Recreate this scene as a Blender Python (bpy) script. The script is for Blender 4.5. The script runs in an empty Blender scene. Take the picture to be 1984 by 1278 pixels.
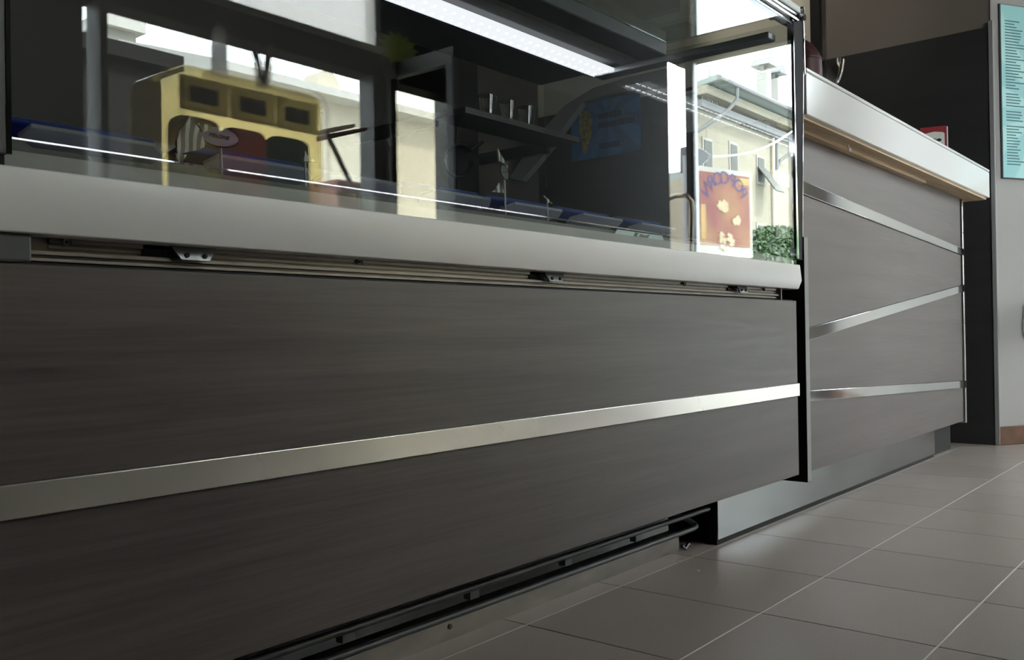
import bpy, bmesh, math, random
from mathutils import Matrix, Vector
random.seed(7)
S = bpy.context.scene
COL = S.collection

# ------------------------------------------------------------------ camera
CAM = Vector((0, 0, .5))
F_PX, CX, CY = 1782.8, 992., 639.
yaw, pit, rol = [math.radians(a) for a in (39.215, .278, .865)]
fw = Vector((math.cos(yaw)*math.cos(pit), math.sin(yaw)*math.cos(pit), math.sin(pit)))
r0 = Vector((math.sin(yaw), -math.cos(yaw), 0)); d0 = -r0.cross(fw)
RT = math.cos(rol)*r0 + math.sin(rol)*d0
DN = -math.sin(rol)*r0 + math.cos(rol)*d0
cam = bpy.data.cameras.new('camera'); co = bpy.data.objects.new('camera', cam); COL.objects.link(co)
m = Matrix((RT, -DN, -fw)).transposed().to_4x4(); m.translation = CAM
co.matrix_world = m
cam.sensor_fit = 'HORIZONTAL'; cam.sensor_width = 36; cam.lens = F_PX/1984*36
cam.clip_start = .02; cam.clip_end = 400
S.camera = co

# ------------------------------------------------------------------ world, exposure
W = bpy.data.worlds.new('sky'); S.world = W; W.use_nodes = True
bg = W.node_tree.nodes['Background']
bg.inputs[0].default_value = (.90, .955, 1, 1); bg.inputs[1].default_value = 17
S.view_settings.view_transform = 'Standard'; S.view_settings.look = 'None'
S.view_settings.gamma = 1; S.view_settings.use_curve_mapping = False
S.view_settings.exposure = .32
su = bpy.data.lights.new('sun', 'SUN'); su.energy = 15; su.angle = math.radians(2); su.color = (1, .97, .92)
so = bpy.data.objects.new('sun', su); COL.objects.link(so); so.rotation_euler = (math.radians(-42), 0, math.radians(-14))   # shines over the shop roof onto the houses opposite
S.cycles.use_denoising = True
S.cycles.max_bounces = 9; S.cycles.diffuse_bounces = 5; S.cycles.glossy_bounces = 5
S.cycles.transmission_bounces = 8; S.cycles.transparent_max_bounces = 64
S.cycles.sample_clamp_indirect = 8
S.cycles.caustics_reflective = False; S.cycles.caustics_refractive = False

G = .873            # the plane of the display glass; the street is seen mirrored in it
YF = -1.854         # the inner face of the shop front
XE = 6.71           # the inner face of the entrance end
YV = 2*G - YF       # shop front as mirrored behind the glass

def portal(x0, x1, y0, y1, z0, z1, axis, flip):
    l = bpy.data.lights.new('portal', 'AREA'); l.shape = 'RECTANGLE'
    c = Vector(((x0+x1)/2, (y0+y1)/2, (z0+z1)/2))
    o = bpy.data.objects.new('window_portal', l); COL.objects.link(o); o.location = c
    if axis == 'Y':
        l.size, l.size_y = x1-x0, z1-z0; o.rotation_euler = (math.pi/2, 0, math.pi if flip else 0)
    else:
        l.size, l.size_y = y1-y0, z1-z0; o.rotation_euler = (math.pi/2, 0, math.pi/2 if flip else -math.pi/2)
    l.cycles.is_portal = True

# ------------------------------------------------------------------ pixel helpers (camera calibration of the photograph)
def ray(px, py): return RT*((px-CX)/F_PX) + DN*((py-CY)/F_PX) + fw
def atY(px, py, y): d = ray(px, py); return CAM + d*(y/d.y)
def atX(px, py, x): d = ray(px, py); return CAM + d*(x/d.x)
def atZ(px, py, z): d = ray(px, py); return CAM + d*((z-CAM.z)/d.z)
def mir(p): return Vector((p[0], 2*G-p[1], p[2]))
def vY(px, py, yv): return mir(atY(px, py, yv))      # real point whose mirror image stands at depth yv
def vX(px, py, x): return mir(atX(px, py, x))

# ------------------------------------------------------------------ materials
def lin(c): return tuple(((v/255)/12.92 if v/255 <= .04045 else ((v/255+.055)/1.055)**2.4) for v in c)
def new_mat(name):
    M = bpy.data.materials.new(name); M.use_nodes = True
    return M, M.node_tree, M.node_tree.nodes['Principled BSDF']
def pbr(name, col, rough=.5, metal=0, spec=.5, coat=0, noise=None, bump=0, emit=None, trans=0, alpha=1):
    M, t, b = new_mat(name)
    b.inputs['Base Color'].default_value = (*col, 1); b.inputs['Roughness'].default_value = rough
    b.inputs['Metallic'].default_value = metal; b.inputs['Specular IOR Level'].default_value = spec
    b.inputs['Coat Weight'].default_value = coat; b.inputs['Coat Roughness'].default_value = .1
    b.inputs['Transmission Weight'].default_value = trans
    if alpha < 1: b.inputs['Alpha'].default_value = alpha
    if emit: b.inputs['Emission Color'].default_value = (*emit[0], 1); b.inputs['Emission Strength'].default_value = emit[1]
    if noise:
        sc, amt = noise[0], noise[1]
        n = t.nodes.new; L = t.links.new
        tc = n('ShaderNodeTexCoord'); mp = n('ShaderNodeMapping'); nz = n('ShaderNodeTexNoise'); mx = n('ShaderNodeMix')
        mp.inputs['Scale'].default_value = sc; nz.inputs['Scale'].default_value = 1; nz.inputs['Detail'].default_value = 5
        L(tc.outputs['Object'], mp.inputs[0]); L(mp.outputs[0], nz.inputs['Vector'])
        mx.data_type = 'RGBA'; mx.blend_type = 'MIX'
        mr = n('ShaderNodeMapRange'); mr.inputs[1].default_value = .3; mr.inputs[2].default_value = .7
        L(nz.outputs['Fac'], mr.inputs[0]); L(mr.outputs[0], mx.inputs['Factor'])
        mx.inputs['A'].default_value = (*[c*(1-amt) for c in col], 1); mx.inputs['B'].default_value = (*[min(1, c*(1+amt)) for c in col], 1)
        L(mx.outputs['Result'], b.inputs['Base Color'])
        if len(noise) > 2:      # roughness variation
            m2 = n('ShaderNodeMapRange'); m2.inputs[1].default_value = .3; m2.inputs[2].default_value = .7
            m2.inputs[3].default_value = max(.02, rough-noise[2]); m2.inputs[4].default_value = rough+noise[2]
            L(nz.outputs['Fac'], m2.inputs[0]); L(m2.outputs[0], b.inputs['Roughness'])
        if bump:
            bp = n('ShaderNodeBump'); bp.inputs['Strength'].default_value = bump; bp.inputs['Distance'].default_value = .002
            L(nz.outputs['Fac'], bp.inputs['Height']); L(bp.outputs[0], b.inputs['Normal'])
    return M
def glass(name, tint=(1, 1, 1), rough=0., ior=1.5, refl=(1, 1, 1), gain=1.):
    """thin clear sheet: Fresnel share of mirror reflection, the rest passes straight through"""
    M = bpy.data.materials.new(name); M.use_nodes = True; t = M.node_tree; t.nodes.clear(); n = t.nodes.new; L = t.links.new
    out = n('ShaderNodeOutputMaterial'); mix = n('ShaderNodeMixShader'); tr = n('ShaderNodeBsdfTransparent'); gl = n('ShaderNodeBsdfGlossy')
    fr = n('ShaderNodeFresnel'); ge = n('ShaderNodeNewGeometry'); mr = n('ShaderNodeMapRange')
    mr.inputs[3].default_value = ior; mr.inputs[4].default_value = 1/ior     # keep the same index on both faces of the sheet
    L(ge.outputs['Backfacing'], mr.inputs[0]); L(mr.outputs[0], fr.inputs['IOR'])
    gn = n('ShaderNodeMath'); gn.operation = 'MULTIPLY'; gn.inputs[1].default_value = gain; gn.use_clamp = True
    L(fr.outputs[0], gn.inputs[0]); L(gn.outputs[0], mix.inputs[0])
    tr.inputs[0].default_value = (*tint, 1); gl.inputs[0].default_value = (*refl, 1); gl.inputs['Roughness'].default_value = rough
    L(tr.outputs[0], mix.inputs[1]); L(gl.outputs[0], mix.inputs[2]); L(mix.outputs[0], out.inputs[0])
    return M
def emission(name, col, st):
    M = bpy.data.materials.new(name); M.use_nodes = True; t = M.node_tree; t.nodes.clear()
    o = t.nodes.new('ShaderNodeOutputMaterial'); e = t.nodes.new('ShaderNodeEmission')
    e.inputs[0].default_value = (*col, 1); e.inputs[1].default_value = st; t.links.new(e.outputs[0], o.inputs[0]); return M

M = {}
def laminate(name, dark, light, rough, coat=.0, spec=.5):
    Mt, t, b = new_mat(name); n = t.nodes.new; L = t.links.new
    tc = n('ShaderNodeTexCoord')
    mp = n('ShaderNodeMapping'); mp.inputs['Scale'].default_value = (5, 5, 170); L(tc.outputs['Object'], mp.inputs[0])
    a = n('ShaderNodeTexNoise'); a.inputs['Scale'].default_value = 1; a.inputs['Detail'].default_value = 6; a.inputs['Roughness'].default_value = .65
    L(mp.outputs[0], a.inputs['Vector'])
    mp2 = n('ShaderNodeMapping'); mp2.inputs['Scale'].default_value = (1.2, 1.2, 22); L(tc.outputs['Object'], mp2.inputs[0])
    c = n('ShaderNodeTexNoise'); c.inputs['Scale'].default_value = 1; c.inputs['Detail'].default_value = 3; L(mp2.outputs[0], c.inputs['Vector'])
    ad = n('ShaderNodeMath'); ad.operation = 'MULTIPLY_ADD'; ad.inputs[1].default_value = .5
    L(c.outputs['Fac'], ad.inputs[0]); ml = n('ShaderNodeMath'); ml.operation = 'MULTIPLY'; ml.inputs[1].default_value = .5
    L(a.outputs['Fac'], ml.inputs[0]); L(ml.outputs[0], ad.inputs[2])
    rp = n('ShaderNodeValToRGB'); rp.color_ramp.elements[0].position = .36; rp.color_ramp.elements[1].position = .66
    rp.color_ramp.elements[0].color = (*dark, 1); rp.color_ramp.elements[1].color = (*light, 1)
    L(ad.outputs[0], rp.inputs[0]); L(rp.outputs[0], b.inputs['Base Color'])
    r = n('ShaderNodeMapRange'); r.inputs[1].default_value = .3; r.inputs[2].default_value = .7
    r.inputs[3].default_value = rough-.06; r.inputs[4].default_value = rough+.06
    L(a.outputs['Fac'], r.inputs[0]); L(r.outputs[0], b.inputs['Roughness'])
    bp = n('ShaderNodeBump'); bp.inputs['Strength'].default_value = .12; bp.inputs['Distance'].default_value = .001
    L(a.outputs['Fac'], bp.inputs['Height']); L(bp.outputs[0], b.inputs['Normal'])
    b.inputs['Coat Weight'].default_value = coat; b.inputs['Specular IOR Level'].default_value = spec
    return Mt
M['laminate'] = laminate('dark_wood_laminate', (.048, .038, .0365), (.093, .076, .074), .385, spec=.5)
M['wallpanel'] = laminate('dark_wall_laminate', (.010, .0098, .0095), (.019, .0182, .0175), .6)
M['steel'] = pbr('brushed_steel', (.62, .60, .57), .27, 1, noise=((2, 2, 2), .08, .05))
M['steel_dull'] = pbr('dull_steel', (.45, .47, .48), .38, 1, noise=((6, 6, 20), .12, .06))
M['kick'] = pbr('satin_kick_steel', (.20, .21, .215), .2, 1, noise=((3, 3, 9), .1, .04))
M['polished'] = pbr('polished_steel', (.60, .62, .64), .07, 1)
M['chrome'] = pbr('chrome', (.75, .76, .78), .06, 1)
M['satin'] = pbr('satin_edge', (.9, .9, .92), .14, 1)
M['alu'] = pbr('anodised_aluminium', (.19, .172, .155), .42, 1, noise=((9, 9, 60), .15, .05))
M['zinc'] = pbr('zinc_bracket', (.15, .155, .16), .4, 1, noise=((60, 60, 60), .25))
M['sill'] = pbr('white_lacquer', (.82, .81, .81), .32, noise=((6, 6, 6), .02))
M['slab'] = pbr('white_gloss_slab', (.84, .85, .855), .14, spec=.45)
M['ply'] = pbr('raw_plywood', (.66, .52, .34), .6, noise=((4, 60, 60), .18))
M['black'] = pbr('black_panel', (.010, .010, .010), .6, spec=.2)
M['black_gloss'] = pbr('black_plastic', (.012, .013, .015), .22)
M['blacktube'] = pbr('black_tube', (.045, .05, .055), .38)
M['grey_edge'] = pbr('grey_edging', (.22, .22, .22), .4)
M['dark_metal'] = pbr('dark_grey_metal', (.06, .062, .066), .45)
M['inner'] = pbr('grey_inner_panel', (.09, .09, .08), .5)
M['inner_light'] = pbr('light_inner_rail', (.40, .40, .39), .4)
M['white'] = pbr('white_plastic', (.8, .8, .8), .35)
M['glass'] = glass('clear_glass', (.95, .965, .96))
M['glass_end'] = glass('clear_end_glass', (.93, .955, .945))
M['window_glass'] = glass('window_glass', (.95, .98, .97))
M['transom_tint'] = glass('tinted_transom_glass', (.54, .60, .60))
M['handle_bronze'] = pbr('dark_bronze_handle', (.16, .14, .11), .3, 1)
M['leaf_glass'] = glass('tinted_door_glass', (.80, .80, .74))
M['tinglass'] = glass('bowl_glass', (.88, .87, .85), gain=1.3)
M['amber'] = glass('amber_plexiglass', (.80, .74, .52), gain=1.0)
M['frost'] = None
M['led_body'] = emission('led_cover', (.93, .95, 1), .95)
M['led_dot'] = emission('led_dot', (.95, .97, 1), 16)
M['floor_grout'] = pbr('dark_grout', (.055, .048, .043), .8)
M['grout_light'] = pbr('light_grout', (.80, .75, .69), .7)
M['rail_steel'] = pbr('worn_floor_rail', (.22, .20, .18), .42, 1, noise=((8, 8, 20), .2))
M['wall_grey'] = pbr('grey_wall_paint', (.34, .33, .32), .55, noise=((3, 3, 3), .03))
M['wall_brown'] = pbr('brown_grey_paint', (.15, .125, .105), .7)
M['back_paint'] = pbr('dark_brown_paint', (.045, .040, .036), .7)
M['wall_cream'] = pbr('cream_paint', (.70, .66, .55), .6)
M['wall_dark'] = pbr('dark_shopfront', (.022, .021, .020), .75, spec=.12)
M['ceiling'] = pbr('ceiling_paint', (.42, .41, .40), .7)
M['terracotta'] = pbr('terracotta_skirting', (.12, .055, .03), .45, noise=((14, 14, 14), .3))
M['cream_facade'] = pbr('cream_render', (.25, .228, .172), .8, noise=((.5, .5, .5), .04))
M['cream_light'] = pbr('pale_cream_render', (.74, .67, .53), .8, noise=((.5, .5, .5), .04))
M['white_facade'] = pbr('white_render', (.85, .83, .78), .8)
M['window_frame'] = pbr('painted_window_frame', (.30, .29, .26), .7)
M['roof'] = pbr('grey_green_roof_tiles', (.20, .24, .23), .7)
M['shutter'] = pbr('grey_shutter', (.085, .085, .075), .6)
M['pane_dark'] = pbr('dark_window_pane', (.06, .06, .06), .15)
M['pipe'] = pbr('grey_gutter', (.12, .12, .12), .5)
M['street'] = pbr('asphalt', (.16, .16, .15), .9)
M['stone'] = pbr('grey_concrete', (.30, .29, .26), .8)
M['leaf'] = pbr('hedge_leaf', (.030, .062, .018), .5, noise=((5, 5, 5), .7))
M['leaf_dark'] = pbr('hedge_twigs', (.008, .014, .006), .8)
M['red'] = pbr('dark_red_enamel', (.050, .008, .010), .45, spec=.25)
M['redcard'] = pbr('red_card', (.30, .03, .04), .4)
M['card'] = pbr('white_card', (.70, .70, .66), .5)
M['ink'] = pbr('black_ink', (.02, .02, .02), .5)
M['menu_ink'] = pbr('menu_ink', (.05, .16, .19), .6)
M['straw'] = pbr('wooden_stick', (.40, .20, .09), .6)
M['wood_brown'] = pbr('brown_wood', (.34, .17, .10), .55, noise=((30, 4, 30), .25))
M['table'] = pbr('grey_table', (.30, .29, .28), .5)
M['brickred'] = pbr('brick_red', (.42, .20, .14), .8)
M['green_burst'] = pbr('yellow_green_card', (.42, .50, .06), .6)
Mt, t, b = new_mat('frosted_pane'); t.nodes.remove(b)
tl = t.nodes.new('ShaderNodeBsdfTranslucent'); tl.inputs[0].default_value = (.95, .95, .9, 1)
tp = t.nodes.new('ShaderNodeBsdfTransparent'); mx = t.nodes.new('ShaderNodeMixShader'); mx.inputs[0].default_value = .35
t.links.new(tl.outputs[0], mx.inputs[1]); t.links.new(tp.outputs[0], mx.inputs[2])
t.links.new(mx.outputs[0], t.nodes['Material Output'].inputs[0]); M['frost'] = Mt
def translucent(name, col, share):
    Mt, t, b = new_mat(name); b.inputs['Base Color'].default_value = (*col, 1); b.inputs['Roughness'].default_value = .35
    tl = t.nodes.new('ShaderNodeBsdfTranslucent'); tl.inputs[0].default_value = (*col, 1)
    mx = t.nodes.new('ShaderNodeMixShader'); mx.inputs[0].default_value = share
    t.links.new(b.outputs[0], mx.inputs[1]); t.links.new(tl.outputs[0], mx.inputs[2]); t.links.new(mx.outputs[0], t.nodes['Material Output'].inputs[0]); return Mt
M['slush_lemon'] = translucent('olive_yellow_slush', (.75, .65, .25), .85)
M['slush_red'] = translucent('red_slush', (.72, .25, .2), .85)
M['slush_mint'] = translucent('dark_green_slush', (.10, .24, .15), .85)
M['machine_cream'] = translucent('cream_machine_plastic', (.97, .92, .70), .93)
Mt = translucent('cup_plastic', (.80, .80, .79), .7); t = Mt.node_tree
tp = t.nodes.new('ShaderNodeBsdfTransparent'); m2 = t.nodes.new('ShaderNodeMixShader'); m2.inputs[0].default_value = .90
t.links.new(t.nodes['Material Output'].inputs[0].links[0].from_socket, m2.inputs[1]); t.links.new(tp.outputs[0], m2.inputs[2]); t.links.new(m2.outputs[0], t.nodes['Material Output'].inputs[0])
M['cupplastic'] = Mt
M['acryl'] = translucent('grey_acrylic', (.62, .64, .70), .75)
M['blue_plastic'] = translucent('dark_blue_plastic', (.028, .07, .34), .6)
M['lilac'] = translucent('lilac_tag', (.88, .86, .98), .5)
M['greytag'] = translucent('grey_white_tag', (.85, .90, .88), .5)
M['edge_lit'] = translucent('ledge_acrylic', (.95, .95, .95), .9)

def tile_mat():
    Mt, t, b = new_mat('grey_brown_tile'); n = t.nodes.new; L = t.links.new
    tc = n('ShaderNodeTexCoord'); oi = n('ShaderNodeObjectInfo')
    a = n('ShaderNodeTexNoise'); a.inputs['Scale'].default_value = 420; a.inputs['Detail'].default_value = 2
    c = n('ShaderNodeTexNoise'); c.inputs['Scale'].default_value = 9; c.inputs['Detail'].default_value = 4
    L(tc.outputs['Object'], a.inputs['Vector']); L(tc.outputs['Object'], c.inputs['Vector'])
    rp = n('ShaderNodeValToRGB'); rp.color_ramp.elements[0].position = .3; rp.color_ramp.elements[1].position = .7
    rp.color_ramp.elements[0].color = (.305, .252, .226, 1); rp.color_ramp.elements[1].color = (.385, .328, .298, 1)
    L(a.outputs['Fac'], rp.inputs[0])
    hs = n('ShaderNodeHueSaturation'); mr = n('ShaderNodeMapRange'); mr.inputs[3].default_value = .92; mr.inputs[4].default_value = 1.08
    L(oi.outputs['Random'], mr.inputs[0]); L(mr.outputs[0], hs.inputs['Value']); L(rp.outputs[0], hs.inputs['Color'])
    L(hs.outputs[0], b.inputs['Base Color'])
    m2 = n('ShaderNodeMapRange'); m2.inputs[1].default_value = .3; m2.inputs[2].default_value = .7; m2.inputs[3].default_value = .30; m2.inputs[4].default_value = .35
    L(c.outputs['Fac'], m2.inputs[0]); L(m2.outputs[0], b.inputs['Roughness'])
    return Mt
M['tile'] = tile_mat()

def zebra_mat():
    Mt, t, b = new_mat('zebra_stripes'); n = t.nodes.new; L = t.links.new
    tc = n('ShaderNodeTexCoord'); w = n('ShaderNodeTexWave'); w.inputs['Scale'].default_value = 26; w.inputs['Distortion'].default_value = 6
    w.inputs['Detail'].default_value = 1; w.inputs['Detail Scale'].default_value = .6
    L(tc.outputs['Object'], w.inputs['Vector'])
    rp = n('ShaderNodeValToRGB'); rp.color_ramp.elements[0].position = .52; rp.color_ramp.elements[1].position = .58
    rp.color_ramp.elements[0].color = (.006, .006, .006, 1); rp.color_ramp.elements[1].color = (.45, .45, .42, 1)
    L(w.outputs['Fac'], rp.inputs[0]); L(rp.outputs[0], b.inputs['Base Color']); b.inputs['Roughness'].default_value = .4
    return Mt
M['zebra'] = zebra_mat()

def rays_mat(name, c1, c2, center, nray):
    """printed paper with sunburst rays, in the sheet's own coordinates (X across, Z up)"""
    Mt, t, b = new_mat(name); n = t.nodes.new; L = t.links.new
    tc = n('ShaderNodeTexCoord'); sp = n('ShaderNodeSeparateXYZ'); L(tc.outputs['Object'], sp.inputs[0])
    sx = n('ShaderNodeMath'); sx.operation = 'SUBTRACT'; sx.inputs[1].default_value = center[0]; L(sp.outputs['X'], sx.inputs[0])
    sz = n('ShaderNodeMath'); sz.operation = 'SUBTRACT'; sz.inputs[1].default_value = center[1]; L(sp.outputs['Z'], sz.inputs[0])
    at = n('ShaderNodeMath'); at.operation = 'ARCTAN2'; L(sz.outputs[0], at.inputs[0]); L(sx.outputs[0], at.inputs[1])
    mu = n('ShaderNodeMath'); mu.operation = 'MULTIPLY'; mu.inputs[1].default_value = nray; L(at.outputs[0], mu.inputs[0])
    sn = n('ShaderNodeMath'); sn.operation = 'SINE'; L(mu.outputs[0], sn.inputs[0])
    mr = n('ShaderNodeMapRange'); mr.inputs[1].default_value = -.25; mr.inputs[2].default_value = .25; L(sn.outputs[0], mr.inputs[0])
    mx = n('ShaderNodeMix'); mx.data_type = 'RGBA'; mx.inputs['A'].default_value = (*c1, 1); mx.inputs['B'].default_value = (*c2, 1)
    L(mr.outputs[0], mx.inputs['Factor']); L(mx.outputs['Result'], b.inputs['Base Color']); b.inputs['Roughness'].default_value = .45
    return Mt

# ------------------------------------------------------------------ mesh helpers
class MB:
    def __init__(s): s.v = []; s.f = []
    def box(s, x0, x1, y0, y1, z0, z1):
        b = len(s.v)
        s.v += [(x0,y0,z0),(x1,y0,z0),(x1,y1,z0),(x0,y1,z0),(x0,y0,z1),(x1,y0,z1),(x1,y1,z1),(x0,y1,z1)]
        s.f += [tuple(b+i for i in q) for q in ((0,3,2,1),(4,5,6,7),(0,1,5,4),(1,2,6,5),(2,3,7,6),(3,0,4,7))]
        return s
    def prism(s, pts, off):
        """closed outline pts (3-D, in order) pushed along off"""
        b = len(s.v); n = len(pts); off = Vector(off)
        s.v += [tuple(p) for p in pts] + [tuple(Vector(p)+off) for p in pts]
        s.f += [tuple(range(b, b+n)), tuple(range(b+2*n-1, b+n-1, -1))]
        s.f += [(b+i, b+n+i, b+n+(i+1) % n, b+(i+1) % n) for i in range(n)]
        return s
    def tube(s, pts, r, k=10, caps=True):
        pts = [Vector(p) for p in pts]; n = len(pts); b = len(s.v)
        rr = r if isinstance(r, (list, tuple)) else [r]*n
        up = None
        for i, p in enumerate(pts):
            d = (pts[min(i+1, n-1)]-pts[max(i-1, 0)]).normalized()
            if up is None: up = Vector((0, 0, 1)) if abs(d.z) < .9 else Vector((1, 0, 0))
            a = d.cross(up).normalized(); c = a.cross(d).normalized(); up = c
            for j in range(k):
                t = 2*math.pi*j/k; s.v.append(tuple(p+(a*math.cos(t)+c*math.sin(t))*rr[i]))
        for i in range(n-1):
            for j in range(k):
                s.f.append((b+i*k+j, b+i*k+(j+1) % k, b+(i+1)*k+(j+1) % k, b+(i+1)*k+j))
        if caps: s.f += [tuple(b+j for j in range(k-1, -1, -1)), tuple(b+(n-1)*k+j for j in range(k))]
        return s
    def lathe(s, prof, c, k=32):
        b = len(s.v); c = Vector(c); n = len(prof)
        for r, z in prof:
            for j in range(k):
                t = 2*math.pi*j/k; s.v.append((c.x+r*math.cos(t), c.y+r*math.sin(t), c.z+z))
        for i in range(n-1):
            for j in range(k): s.f.append((b+i*k+j, b+i*k+(j+1) % k, b+(i+1)*k+(j+1) % k, b+(i+1)*k+j))
        return s
    def build(s, name, mat, parent=None, bevel=0, smooth=False, kind=None, seg=2):
        me = bpy.data.meshes.new(name); me.from_pydata(s.v, [], s.f); me.validate(); me.update()
        bm = bmesh.new(); bm.from_mesh(me); bmesh.ops.recalc_face_normals(bm, faces=bm.faces); bm.to_mesh(me); bm.free()
        me.materials.append(M[mat] if isinstance(mat, str) else mat)
        o = bpy.data.objects.new(name, me); COL.objects.link(o)
        if smooth:
            for p in me.polygons: p.use_smooth = True
        if bevel:
            bv = o.modifiers.new('bevel', 'BEVEL'); bv.width = bevel; bv.segments = seg; bv.limit_method = 'ANGLE'
        if smooth or bevel:
            me.set_sharp_from_angle(angle=math.radians(40))
        if parent is not None: hang(o, parent)
        if kind: o['kind'] = kind
        return o
def world_of(o):
    p = Matrix.LocRotScale(o.location, o.rotation_euler, None)
    return p if o.parent is None else world_of(o.parent) @ o.matrix_parent_inverse @ p
def hang(o, parent):
    o.parent = parent; o.matrix_parent_inverse = world_of(parent).inverted()
def empty(name, loc, label, cat, group=None):
    o = bpy.data.objects.new(name, None); COL.objects.link(o); o.location = loc; o.empty_display_size = .05
    return tag(o, label, cat, group)
def tag(o, label, cat, group=None):
    o['label'] = label; o['category'] = cat
    if group: o['group'] = group
    return o
def struct(o): o['kind'] = 'structure'; return o
def copy_tree(o, parent=None):
    c = o.copy(); COL.objects.link(c)
    if parent is not None: c.parent = parent
    for ch in list(o.children): copy_tree(ch, c)
    return c
def text_mesh(name, s, size, mat, parent=None, mtx=None, depth=.0005, align='CENTER'):
    cu = bpy.data.curves.new(name, 'FONT'); cu.body = s; cu.size = size; cu.align_x = align; cu.align_y = 'CENTER'; cu.extrude = depth; cu.resolution_u = 3
    o = bpy.data.objects.new(name, cu); COL.objects.link(o)
    me = bpy.data.meshes.new_from_object(o.evaluated_get(bpy.context.evaluated_depsgraph_get()))
    bpy.data.objects.remove(o); bpy.data.curves.remove(cu)
    if mtx is not None: me.transform(mtx)
    me.materials.clear(); me.materials.append(M[mat])
    r = bpy.data.objects.new(name, me); COL.objects.link(r)
    if parent is not None: hang(r, parent)
    return r

# ================================================================== ROOM SHELL
H = 3.55
XL, YB, XD = -1.3, 3.3, 4.314
# floor: every tile its own piece, joints sunk between them
PX, PY, X0J, Y0J = .2985, .2935, 1.241, .9905
fl = struct(MB().box(XL, XE+.3, YF-.3, YB, -.06, -.004).build('floor', 'floor_grout'))
fl['label'] = 'grey brown square floor tiles with pale lengthwise grout lines'
tm = MB().box(-PX/2+.0013, PX/2-.0013, -PY/2+.0013, PY/2-.0013, -.003, 0)
tile0 = tm.build('tile', 'tile', fl, bevel=.0005, seg=1)
tile0.matrix_parent_inverse = Matrix(); first = True
for i in range(-6, 18):
    for j in range(-10, 2):
        o = tile0 if first else tile0.copy()
        if not first: COL.objects.link(o)
        first = False
        o.location = (X0J+(i+.5)*PX, Y0J-PY+(j+.5)*PY, 0)
for j in range(-10, 2):
    y = Y0J+j*PY
    MB().box(XL, XE, y-.0013, y+.0013, -.0035, -.0002).build('grout_line', 'grout_light', fl)

# end wall with the dark boarding, ends where the slanted wall starts
we = struct(MB().box(XD+.015, XD+.15, .875, YB, 1.775, H).build('wall_end_upper', 'wall_brown'))
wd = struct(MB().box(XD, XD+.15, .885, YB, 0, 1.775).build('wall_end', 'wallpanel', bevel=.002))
MB().box(XD-.004, XD+.15, .868, .886, 0, 1.80).build('edge_trim', 'grey_edge', wd, bevel=.002)
MB().box(XD-.02, XD+.15, 1.603, 1.646, 1.775, H).build('post', 'black', we)
MB().box(XD+.005, XD+.014, 1.646, YB, 1.775, H).build('cream_panel', 'wall_cream', we)
# slanted wall with the menu
oa = math.radians(-31.); OD = Vector((math.cos(oa), math.sin(oa), 0)); ON = Vector((OD.y, -OD.x, 0)); OP = Vector((4.325, .878, 0))   # ON faces the room
def atO(px, py, out=0.):
    d = ray(px, py); q = OP+ON*out
    return CAM + d*((q-CAM).dot(ON)/d.dot(ON))
OL = 2.76  # unseen stretch lengthened to cut the light from the entrance
def oslab(name, mat, u0, u1, z0, z1, n0, n1, parent=None, bevel=0):
    a = OP+OD*u0+ON*n0; b = OP+OD*u1+ON*n0
    return MB().prism([(a.x,a.y,z0),(b.x,b.y,z0),(b.x,b.y,z1),(a.x,a.y,z1)], ON*(n1-n0)).build(name, mat, parent, bevel=bevel)
wo = struct(oslab('wall_slanted', 'wall_grey', 0, OL, 0, H, -.12, 0))
bb = struct(oslab('baseboard_slanted', 'terracotta', 0.0, OL, 0, .078, 0, .012, bevel=.003))
oe = OP+OD*OL
struct(MB().box(XE-.02, XE+.1, -.88, oe.y+.1, 0, H).build('wall_light_block', 'wall_brown'))  # unseen wall piece added to narrow the glazing and cut daylight
# back and left, ceiling
struct(MB().box(XL, XD+.15, YB, YB+.1, 0, H).build('wall_back', 'back_paint'))
struct(MB().box(XL-.1, XL, YF-.2, YB+.1, 0, H).build('wall_left', 'wall_dark'))
struct(MB().box(XL-.1, XE+.2, YF-.2, YB+.1, H, H+.1).build('ceiling', 'ceiling'))

# shop front (behind the camera, seen mirrored in the glass)
def fx(px, py=200): return atY(px, py, YV).x
def fz(px, py): return atY(px, py, YV).z
zh0, zh1 = 1.87, 2.0
xw0, xw1, xw2, xw3 = fx(163), fx(192), fx(207), fx(720)
xd0, xd1 = fx(750), fx(872)
xc0 = fx(1296)
zs = 1.0
wf = MB()
wf.box(XL, xw0, YF-.12, YF, 0, H)
wf.box(xw0, xd0, YF-.12, YF, 0, zs)                 # under the window
wf.box(xw0, xd1, YF-.12, YF, zh0, zh1)              # header
xt1 = fx(738, 60)
wf.box(xw0, .9, YF-.12, YF, zh1, H) if xw0 < .9 else None
wf.box(xt1, xd1, YF-.12, YF, zh1, H)
wf.box(xw0, xt1, YF-.12, YF, 2.75, H)
wf.box(xd1, xc0, YF-.12, YF, 0, H)
wf.box(xc0, XE+.2, YF-.12, YF, 2.70, H)
wfo = struct(wf.build('wall_front', 'wall_dark'))
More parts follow.
